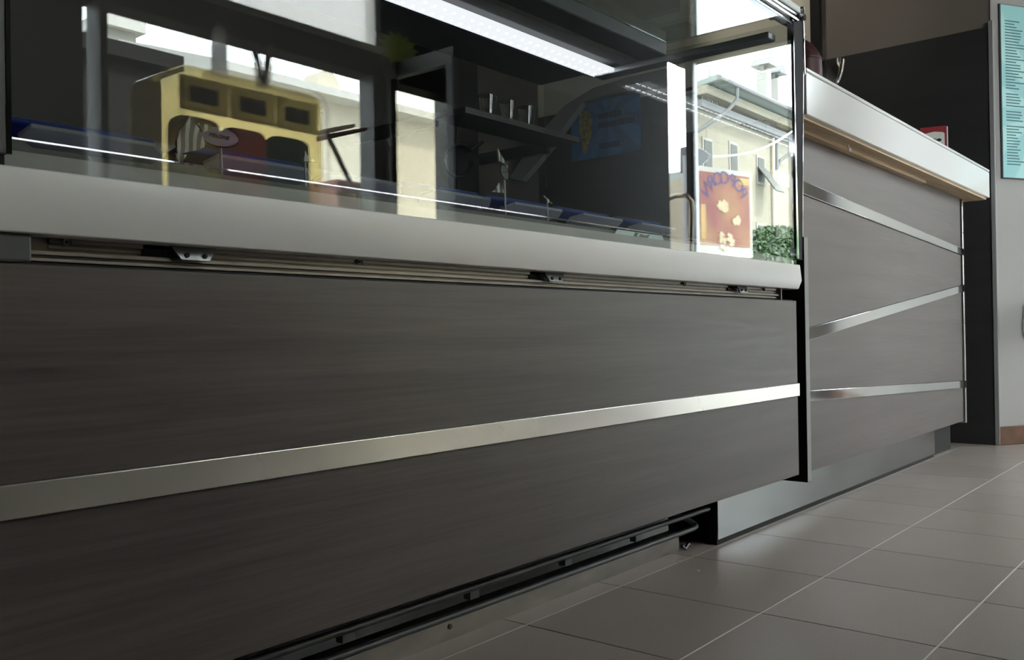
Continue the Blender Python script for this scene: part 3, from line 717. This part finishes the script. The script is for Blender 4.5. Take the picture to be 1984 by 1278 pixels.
# black machine with cable behind the case
c0, c1 = atY(872, 150, 2.9), atY(925, 420, 2.9)
bm_ = empty('black_cabinet', (c0.x+.1, 2.95, 0), 'tall black cabinet behind the display case', 'cabinet')
MB().box(c0.x, c1.x, 2.88, 3.25, 0, 2.1).build('body', 'black', bm_, bevel=.01)
MB().box(c0.x+.012, c1.x-.012, 2.874, 2.882, .1, 1.55).build('door', 'black_gloss', bm_, bevel=.004)
lp = [atY(890+28*math.cos(a), 312+32*math.sin(a), 2.864) for a in [i*.4 for i in range(15)]]+[atY(935, 275, 2.864)]
tag(MB().tube(lp, .008, 6).build('cable', 'black_gloss', smooth=True), 'looped black cable hanging in front of the tall black cabinet', 'cable')

# ================================================================== CUSTOMER SIDE (seen mirrored)
ym = 2.6; yr = 2*G-ym
tb = empty('side_table', (1.8, yr-.02, 0), 'grey table carrying the slush machine', 'table')
xa, xb_ = atY(352, 200, ym).x, atY(636, 200, ym).x
MB().box(xa-.12, xb_+.12, yr-.45, yr+.06, .72, .75).build('table_top', 'table', tb, bevel=.004)
for x in (xa-.08, xb_+.08):
    for y in (yr-.41, yr+.02): MB().box(x-.02, x+.02, y-.02, y+.02, 0, .72).build('leg', 'dark_metal', tb)
sm = empty('slush_machine', ((xa+xb_)/2, yr-.15, .75), 'three tank slush machine under an amber plastic hood', 'slush machine')
def mz(px, py): return atY(px, py, ym).z
ztop = mz(470, 142)
MB().box(xa, xb_, yr-.36, yr-.02, .75, .80).build('machine_base', 'dark_metal', sm, bevel=.008)
n = 3; wv = (xb_-xa-.03)/n
for k, mt in enumerate(('slush_lemon', 'slush_red', 'slush_mint')):
    x = xa+.015+k*wv
    zt2 = ztop-(.15 if k == 0 else .16)
    tk = MB().box(x+.008, x+wv-.008, yr-.15, yr-.05, .80, zt2).build('tank', mt, sm, bevel=.04, seg=4)
    lid = MB().box(x+.004, x+wv-.004, yr-.044, yr-.03, ztop-.145, ztop-.035).build('tank_lid', 'machine_cream', sm, bevel=.004)
    MB().box(x+.035, x+wv-.045, yr-.031, yr-.028, ztop-.118, ztop-.066).build('lid_window', 'pane_dark', lid)
    MB().box(x+wv*.45, x+wv*.55, yr-.04, yr+.01, .82, .88).build('tap', 'black', tk, bevel=.006)
hd = MB().box(xa, xb_, yr-.35, yr, .80, ztop).build('hood', 'amber', sm, bevel=.05, seg=5)
MB().tube([(xa+.005, yr, .80), (xa+.005, yr, ztop-.06)], .006, 8).build('hood_edge', 'tinglass', sm, smooth=True)
MB().tube([(xb_-.055, yr, ztop), (xb_-.02, yr, ztop-.015), (xb_-.002, yr, ztop-.055), (xb_, yr, ztop-.12), (xb_, yr, .8)], .005, 8).build('hood_edge', 'tinglass', sm, smooth=True)
# cups, nested
cc = atY(427, 136, ym+.12); cz = ztop
cup0 = MB().lathe([(.0001, .0), (.021, .0), (.0275, .07), (.0290, .0705), (.0290, .0725)], (0, 0, 0), 24).build('plastic_cup', 'cupplastic', smooth=True)
ncup = 19
for k in range(ncup):
    o = cup0 if k == 0 else cup0.copy()
    if k: COL.objects.link(o)
    o.rotation_euler = (math.pi, 0, 0)
    o.location = (cc.x, 2*G-(ym+.12), cz+.074+k*.0058)
    tag(o, 'lowest clear plastic cup, standing upside down on the slush machine' if k == 0 else 'topmost clear plastic cup of the stack on the slush machine' if k == ncup-1 else 'clear plastic cup nested inside the stack on the slush machine', 'cup', 'stacked plastic cups')
# straw glass
sx = atY(512, 150, ym+.10); sloc = Vector((sx.x, 2*G-(ym+.10), ztop))
gl_ = MB().lathe([(.0001, .003), (.026, .003), (.034, .085), (.0325, .085), (.0245, .007), (.0001, .007)], sloc, 24).build('stick_glass', 'tinglass', smooth=True)
tag(gl_, 'clear tumbler of wooden sticks on the slush machine', 'glass')
rs = random.Random(5)
for k in range(18):
    a = rs.uniform(0, 6.28); r1 = rs.uniform(.002, .018); hh = rs.uniform(.12, .165)
    lean = (-.045 if k < 7 else .03)+rs.uniform(-.012, .012)
    p0 = sloc+Vector((r1*math.cos(a), r1*math.sin(a), .009)); p1 = sloc+Vector((lean+r1*math.cos(a)*.4, rs.uniform(-.02, .02), hh))
    o = MB().tube([p0, p1], .0024, 5).build('stirring_stick', 'straw' if k >= 7 else 'pipe', smooth=True)
    tag(o, 'thin brown stick standing in the tumbler' if k >= 7 else 'thin grey straw standing in the tumbler', 'stick', 'brown sticks in the tumbler' if k >= 7 else 'grey straws in the tumbler')
# wooden rack right of the machine
wr = empty('wooden_rack', vY(690, 420, 3.3), 'brown wooden rack with two slats and a slanted pole right of the slush machine', 'rack')
for p, q in (((634, 259), (690, 246)), ((634, 270), (716, 252))):
    a, b2 = vY(*p, 3.25), vY(*q, 3.10)
    MB().prism([a, b2, b2+Vector((0, 0, .016)), a+Vector((0, 0, .024))], (0, -.07, 0)).build('slat', 'wood_brown', wr)
pa_, pb2 = vY(633, 255, 3.28), vY(700, 395, 3.28)
MB().tube([pa_, pb2, Vector((pb2.x+(pb2.x-pa_.x)*.8, pb2.y, 0))], .012, 8).build('pole', 'ply', wr, smooth=True)
# starburst card in the window
sc0 = vY(775, 96, YV-.12); pts = []
for i in range(28):
    a = 2*math.pi*i/28; r = (.12 if i % 2 else .085); pts.append((sc0.x+r*1.25*math.cos(a), sc0.y, sc0.z+r*.8*math.sin(a)))
o = MB().prism(pts, (0, -.004, 0)).build('starburst_card', 'green_burst'); tag(o, 'yellow green starburst card hung at the shop front', 'card')

# slatted canopy outside the door
cn = empty('slatted_canopy', vY(815, 500, 4.6), 'grey green slatted canopy over the shop door', 'canopy')
M['canopy_slat'] = pbr('grey_green_slat', (.30, .33, .29), .6)
for i in range(9):
    a, b2 = vY(752, 146+i*7.5-30, 5.0), vY(872, 86+i*7.5-30, 4.3)
    MB().prism([a, b2, b2+Vector((0, 0, .012)), a+Vector((0, 0, .012))], (.03, .02, 0)).build('slat', 'canopy_slat', cn)
for px, y_ in ((748, 5.02), (880, 4.28)):
    a = vY(px, 70 if px > 800 else 110, y_); MB().box(a.x-.02, a.x+.02, a.y-.02, a.y+.02, -.02, a.z).build('canopy_post', 'dark_metal', cn)
# ================================================================== STREET (seen mirrored)
struct(MB().box(-30, 70, -45, YF-.25, -.14, -.02).build('pavement_street', 'street'))
YA = 15.
def bx(px, py): p = atY(px, py, YA); return p.x, p.z
yr_ = 2*G-YA
def facade_box(name, mat, parent, x0, x1, z0, z1, d0, d1, bevel=0): return MB().box(x0, x1, yr_-d1, yr_+d0, z0, z1).build(name, mat, parent, bevel=bevel)
# right house
xl = bx(1344, 300)[0]; xr_ = bx(1533, 300)[0]; zrf = (atY(1360, 137, YA-1.05).z+atY(1520, 204, YA-1.05).z)/2
h1 = empty('cream_house', ((xl+xr_)/2, yr_, 0), 'cream three storey house with grey green roof, shutters and chimneys', 'building')
dpt = (xr_-xl)*math.tan(math.radians(28.6))
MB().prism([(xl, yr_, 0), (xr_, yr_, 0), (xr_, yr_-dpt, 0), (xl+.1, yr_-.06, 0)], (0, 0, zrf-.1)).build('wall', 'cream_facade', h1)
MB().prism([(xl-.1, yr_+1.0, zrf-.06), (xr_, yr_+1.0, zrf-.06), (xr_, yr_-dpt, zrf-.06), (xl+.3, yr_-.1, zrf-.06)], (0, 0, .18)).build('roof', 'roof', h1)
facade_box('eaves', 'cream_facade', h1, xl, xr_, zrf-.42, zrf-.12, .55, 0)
MB().tube([(xl-.1, yr_+1.05, zrf-.0), (xr_, yr_+1.05, zrf-.0)], .09, 8).build('gutter', 'pipe', h1, smooth=True)
zmid = bx(1440, 238)[1]
facade_box('string_course', 'pipe', h1, xl, xr_, zmid-.14, zmid+.1, .35, 0)
def window(x0, x1, z0, z1, rail=False, mat='shutter'):
    f = facade_box('window', 'window_frame', h1, x0, x1, z0, z1, .04, 0)
    facade_box('pane', mat, f, x0+.1, x1-.1, z0+.1, z1-.1, .06, -.03)
    if rail:
        k = 7
        for i in range(k): facade_box('baluster', 'window_frame', f, x0+.05+(x1-x0-.1)*i/(k-1)-.02, x0+.05+(x1-x0-.1)*i/(k-1)+.02, z0, z0+(z1-z0)*.5, .22, -.18)
        facade_box('handrail', 'window_frame', f, x0-.05, x1+.05, z0+(z1-z0)*.5, z0+(z1-z0)*.5+.07, .24, -.16)
    return f
def wpx(l, r, tp, bt, **k):
    m_ = (l+r)/2; window(bx(l, (tp+bt)/2)[0], bx(r, (tp+bt)/2)[0], bx(m_, bt)[1], bx(m_, tp)[1], **k)
wpx(1349, 1380, 166, 212, rail=True); wpx(1458, 1482, 210, 250, rail=True, mat='pane_dark')
wpx(1360, 1380, 268, 332); wpx(1412, 1429, 276, 345); wpx(1465, 1481, 302, 358); wpx(1465, 1478, 432, 470)
a0, a1 = bx(1465, 322), bx(1481, 322)
MB().prism([(a0[0], yr_+.08, a0[1]), (a0[0], yr_+.8, a0[1]-1.0), (a0[0], yr_+.76, a0[1]-1.02), (a0[0], yr_+.06, a0[1]-.04)], (a1[0]-a0[0], 0, 0)).build('shutter_flap', 'shutter', h1)
for px, py in ((1374, 150), (1528, 200)):
    x, z = bx(px, py); MB().tube([(x, yr_+1.05, zrf-.1), (x, yr_+1.05, zrf-.5), (x-.25, yr_+.8, zrf-.9), (x-1.3, yr_+.15, zrf-1.7), (x-1.5, yr_+.1, zrf-2.1), (x-1.45, yr_+.1, zmid+.1)], .07, 8).build('downpipe', 'pipe', h1, smooth=True)
x, z = bx(1494, 300); MB().tube([(x, yr_+.1, zmid-.2), (x, yr_+.1, 0)], .06, 8).build('downpipe', 'cream_light', h1, smooth=True)
for px, pyb, pyt in ((1512, 210, 178), (1533, 225, 193)):
    x, zb = bx(px, pyb); _, zt3 = bx(px, pyt); zt3 += .95
    ch = MB().box(x-.22, x+.22, yr_-.9, yr_-.46, zrf-.2, zt3).build('chimney', 'stone', h1)
    MB().prism([(x-.4, yr_-1.1, zt3+.2), (x+.4, yr_-1.1, zt3+.2), (x+.02, yr_-1.1, zt3+.55), (x-.02, yr_-1.1, zt3+.55)], (0, .8, 0)).build('chimney_cap', 'pipe', ch)
    for q in (-.2, .2): MB().box(x+q-.05, x+q+.05, yr_-.75, yr_-.6, zt3, zt3+.2).build('cap_leg', 'pipe', ch)
for px, pb_, pt_ in ((1423, 170, 122), (1537, 215, 145)):
    x, zb = bx(px, pb_); _, zt3 = bx(px, pt_)
    an = MB().tube([(x, yr_-1, zb), (x, yr_-1, zt3)], .035, 5).build('antenna', 'stone', h1)
    for q in (.0, .35, .8): MB().tube([(x-.5+q*.3, yr_-1, zt3-q), (x+.5, yr_-1, zt3-q+.1)], .02, 4).build('antenna_arm', 'stone', an)
# balcony house to the right of it
h2 = empty('balcony_house', (xr_+3, yr_, 0), 'pale cream house with a planted balcony next to the hedge', 'building')
xr2 = bx(1552, 300)[0]+6
facade_box('wall', 'cream_facade', h2, xr_+.05, xr2, 0, zrf-1.6, -.7, 6)
facade_box('roof', 'roof', h2, xr_+.05, xr2, zrf-1.6, zrf-1.3, .1, 6)
zbal = bx(1528, 392)[1]
facade_box('balcony', 'cream_light', h2, xr_+.1, xr2, zbal-.25, zbal, .9, -.7+1.4)
for i in range(16): facade_box('baluster', 'pipe', h2, xr_+.2+i*.28, xr_+.24+i*.28, zbal, zbal+1.0, .88, -.84)
facade_box('handrail', 'pipe', h2, xr_+.1, xr2, zbal+1.0, zbal+1.06, .9, -.82)
facade_box('doorway', 'pane_dark', h2, xr_+.7, xr_+1.9, zbal, zbal+2.2, -.68, .71)
# left long house
xq0, _ = bx(392, 200); xq1 = bx(1000, 200)[0]
zl = bx(640, 166)[1]
h3 = empty('long_house', ((xq0+xq1)/2, yr_, 0), 'long pale cream house with a white parapet across the street', 'building')
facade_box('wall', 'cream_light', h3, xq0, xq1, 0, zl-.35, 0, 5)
MB().prism([(xq0, yr_+.5, zl-.35), (xq0, yr_+.5, zl-.2), (xq0, yr_-3, zl+.9), (xq0, yr_-3, zl-.35)], (xq1-xq0, 0, 0)).build('roof', 'white_facade', h3)
x = bx(618, 140)[0]
MB().prism([(x+.3*math.cos(a), yr_+.3, zl-.22+.42*math.sin(a)) for a in [i*math.pi/12 for i in range(13)]], (0, -.5, 0)).build('roof_arch', 'cream_light', h3)
hx = bx(262, 60)
h4 = empty('grey_tower', (hx[0], yr_-8, 0), 'grey concrete tower block rising behind the long house', 'building')
p1, p2_ = atY(205, 50, 24), atY(263, 52, 24)
MB().box(p1.x, p2_.x, 2*G-28, 2*G-24, 0, p1.z).build('wall', 'stone', h4)
MB().box(p1.x-.2, p2_.x+.2, 2*G-28, 2*G-23.8, p1.z, p1.z+.3).build('roof', 'white_facade', h4)
# dark kiosk to the left
k0, k1 = atY(205, 80, 7.), atY(312, 100, 7.)
ks = empty('dark_kiosk', ((k0.x+k1.x)/2, 2*G-7.5, 0), 'dark kiosk with a flat roof standing in the street', 'kiosk')
MB().box(k0.x-2.0, k1.x, 2*G-8.4, 2*G-7, .9, k0.z-.12).build('body', 'wall_dark', ks)
MB().box(k0.x-2.1, k1.x+.15, 2*G-8.5, 2*G-6.9, k0.z-.12, k0.z).build('roof', 'wall_dark', ks)
MB().box(k0.x-2.0, k1.x, 2*G-8.4, 2*G-7.01, 0, .9).build('plinth', 'cream_light', ks)
# far low brick house seen in the corner gap
q0, q1 = atY(1280, 345, 22), atY(1345, 330, 22)
h5 = empty('brick_house', (q0.x+1, 2*G-24, 0), 'low brick red house seen through the corner opening', 'building')
MB().box(q0.x-3, q1.x+1, 2*G-26, 2*G-22, 0, q0.z-.9).build('wall', 'brickred', h5)
MB().prism([(q0.x-3.3, 2*G-21.7, q0.z-1.1), (q1.x+1.3, 2*G-21.7, q0.z-1.1), (q1.x+1.3, 2*G-21.7, q0.z+.6), (q0.x-1, 2*G-21.7, q0.z-.4)], (0, -4.5, 0)).build('roof', 'brickred', h5)
MB().box(q0.x, q0.x+2, 2*G-21.99, 2*G-21.95, q0.z-3.0, q0.z-1.8).build('window', 'pane_dark', h5)
for i in range(12): MB().box(q0.x-.5+i*.28, q0.x-.4+i*.28, 2*G-20.05, 2*G-20, .4, 1.6).build('fence_bar', 'white_facade', h5)
# popcorn sign
sy2 = 4.2
sA, sB = vY(1354, 344, sy2), vY(1426, 344, sy2)
sd = (Vector((sB.x-sA.x, 0, 0))).normalized()
za_, zb2 = vY(1390, 340, sy2).z, vY(1390, 478, sy2).z
ang = math.radians(14.7)
sw = (sB.x-sA.x)*.93; sh = za_-zb2
ps = empty('popcorn_sign', (sA.x+sw/2, sA.y, 0), 'red and orange popcorn sign board on a post by the entrance', 'sign')
# sheet frame: local X along the sign seen from the room, Z up, -Y... faces the counter (+Y world)
Bs = Matrix.Translation((sA.x, sA.y, zb2)) @ Matrix.Rotation(ang, 4, 'Z')
def signpart(n, mt, x0, x1, y0, y1, z0, z1): 
    o = MB().box(x0, x1, y0, y1, z0, z1).build(n, mt, None); o.data.transform(Bs); hang(o, ps); return o
def sign_grad():
    Mt, t, b = new_mat('red_orange_print'); n = t.nodes.new; L = t.links.new
    tc = n('ShaderNodeTexCoord'); nz = n('ShaderNodeTexNoise'); nz.inputs['Scale'].default_value = 3.2; L(tc.outputs['Object'], nz.inputs['Vector'])
    rp = n('ShaderNodeValToRGB'); rp.color_ramp.elements[0].position = .35; rp.color_ramp.elements[1].position = .7
    rp.color_ramp.elements[0].color = (.15, .04, .032, 1); rp.color_ramp.elements[1].color = (.20, .10, .04, 1)
    L(nz.outputs['Fac'], rp.inputs[0]); L(rp.outputs[0], b.inputs['Base Color']); return Mt
M['signprint'] = sign_grad(); M['popcorn'] = pbr('popcorn_cream', (.34, .28, .18), .7); M['navy'] = pbr('navy_print', (.04, .03, .10), .5); M['yellow_stripe'] = pbr('orange_stripe', (.30, .19, .06), .5)
signpart('frame', 'stone', -.03, sw+.03, -.06, 0, -.1, sh+.05)
signpart('print', 'signprint', .01, sw-.01, 0, .004, .0, sh)
signpart('stripe', 'yellow_stripe', .02, .09, .004, .006, .06, sh*.55)
signpart('stripe', 'yellow_stripe', sw-.16, sw-.02, .004, .006, sh*.88, sh-.02)
signpart('post', 'steel_dull', sw/2-.04, sw/2+.04, -.05, -.01, -zb2, -.1)
# real lettering reads POPCORN from the counter; the glass shows it mirrored
WD = 'POPCORN'
for i, chh in enumerate(WD):
    th = math.radians(152-124*i/(len(WD)-1)); R_ = sw*.40
    # seen from +Y, "right" is -X local: letters run from high X to low X
    lx = sw/2-R_*math.cos(th)*1.0; lz = sh*.60+R_*.80*math.sin(th)
    mt = Bs @ Matrix.Translation((lx, .0062, lz)) @ Matrix.Rotation(math.pi, 4, 'Z') @ Matrix.Rotation(math.pi/2, 4, 'X') @ Matrix.Rotation(th-math.pi/2, 4, 'Z')
    text_mesh('letter', chh, sw*.24, 'navy', ps, mt, depth=.001)
pc = random.Random(2)
def popc(cx_, cz_, n_, r_):
    s_ = MB()
    for i in range(n_):
        a = pc.uniform(0, 6.28); rr = r_*math.sqrt(pc.random()); k = pc.uniform(.016, .028)
        x_, z_ = cx_+rr*math.cos(a), cz_+rr*.75*math.sin(a); pts_ = [(x_+k*math.cos(q*1.0472+a), .004, z_+k*math.sin(q*1.0472+a)) for q in range(6)]
        s_.prism(pts_, (0, .004+.004*pc.random(), 0))
    o = s_.build('popcorn', 'popcorn', None); o.data.transform(Bs); hang(o, ps); o['kind'] = 'stuff'
popc(sw*.45, sh*.55, 34, .07); popc(sw*.72, sh*.36, 22, .05); popc(sw*.5, sh*.08, 24, .12)
# hedge
def hedge(cx_, cy_, cz_, rx, ry, rz, n_, seed):
    r = random.Random(seed); s_ = MB()
    for i in range(n_):
        th = r.uniform(0, 6.283); u = r.uniform(-.5, 1); q = math.sqrt(max(0, 1-u*u)); rr = r.uniform(.72, 1.06)
        c = Vector((cx_+rx*rr*q*math.cos(th), cy_+ry*rr*q*math.sin(th), cz_+rz*rr*u))
        a = Vector((r.uniform(-1, 1), r.uniform(-1, 1), r.uniform(-1, 1))).normalized(); b2 = a.orthogonal().normalized(); l = r.uniform(.05, .09)
        b = len(s_.v); s_.v += [tuple(c-a*l), tuple(c+b2*l*.4), tuple(c+a*l), tuple(c-b2*l*.4)]; s_.f.append((b, b+1, b+2, b+3))
    return s_
hc = vY(1500, 478, 9.); hl, hr = vY(1436, 470, 9.).x, vY(1570, 470, 9.).x
hz = vY(1490, 440, 9.).z
he = empty('hedge', (hc.x, hc.y, 0), 'dense dark green hedge in front of the balcony house', 'hedge')
rx = (hr-hl)/2; rz_ = .95
o = hedge((hl+hr)/2, hc.y, hz-rz_, rx, .8, rz_, 14000, 4).build('foliage', 'leaf', he); o['kind'] = 'stuff'
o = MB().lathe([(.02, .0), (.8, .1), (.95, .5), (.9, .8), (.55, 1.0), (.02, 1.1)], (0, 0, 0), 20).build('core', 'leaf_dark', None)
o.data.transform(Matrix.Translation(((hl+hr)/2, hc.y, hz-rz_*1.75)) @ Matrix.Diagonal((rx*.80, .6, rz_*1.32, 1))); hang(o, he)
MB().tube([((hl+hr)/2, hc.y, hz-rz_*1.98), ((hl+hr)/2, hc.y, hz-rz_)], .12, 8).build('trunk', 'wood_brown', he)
# planter wall under hedge
tag(MB().box(hl-.5, hr+2, hc.y-.9, hc.y+.9, -.02, hz-rz_*2.0).build('planter_box', 'stone'), 'grey concrete planter below the hedge', 'planter')
# dark lantern head and white cable
l0 = vY(1352, 305, 6.)
ln_ = empty('street_lantern', (l0.x, l0.y, 0), 'black tapered street lantern head beyond the entrance', 'lantern')
MB().prism([vY(1340, 282, 6.), vY(1362, 287, 6.), vY(1379, 299, 6.), vY(1372, 312, 6.), vY(1352, 328, 6.), vY(1340, 333, 6.)], (0, -.18, 0)).build('head', 'black_gloss', ln_, bevel=.02)
MB().tube([vY(1341, 300, 6.)+Vector((0, -.09, 0)), Vector((vY(1341, 300, 6.).x, l0.y-.09, 0))], .05, 10).build('post', 'pipe', ln_, smooth=True)
ca, cb = vY(1382, 303, 8.), vY(1552, 242, 8.)
cp = [ca.lerp(cb, i/14)-Vector((0, 0, .2*math.sin(math.pi*i/14))) for i in range(15)]
tag(MB().tube(cp, .022, 6).build('overhead_cable', 'white', smooth=True), 'white cable slung across the cream house', 'cable')
# terracotta pot wall
t0, t1 = vY(655, 345, 4.6), vY(735, 415, 4.6)
tag(MB().box(t0.x, t1.x, t0.y-.4, t0.y, -.02, t0.z).build('terracotta_planter', 'brickred', bevel=.02), 'terracotta planter standing outside the shop window', 'planter')
# small debris on the floor
for px, py in ((1354, 1107), (1318, 1089)):
    c = atZ(px, py, .001)
    o = MB().tube([c+Vector((-.003, 0, .001)), c+Vector((0, .002, .0025)), c+Vector((.004, .001, .001))], .0011, 6).build('paper_scrap', 'white')
    tag(o, 'tiny white paper scrap on the tiles, '+('the one nearer the kick plate corner' if px < 1330 else 'the one further out'), 'scrap')
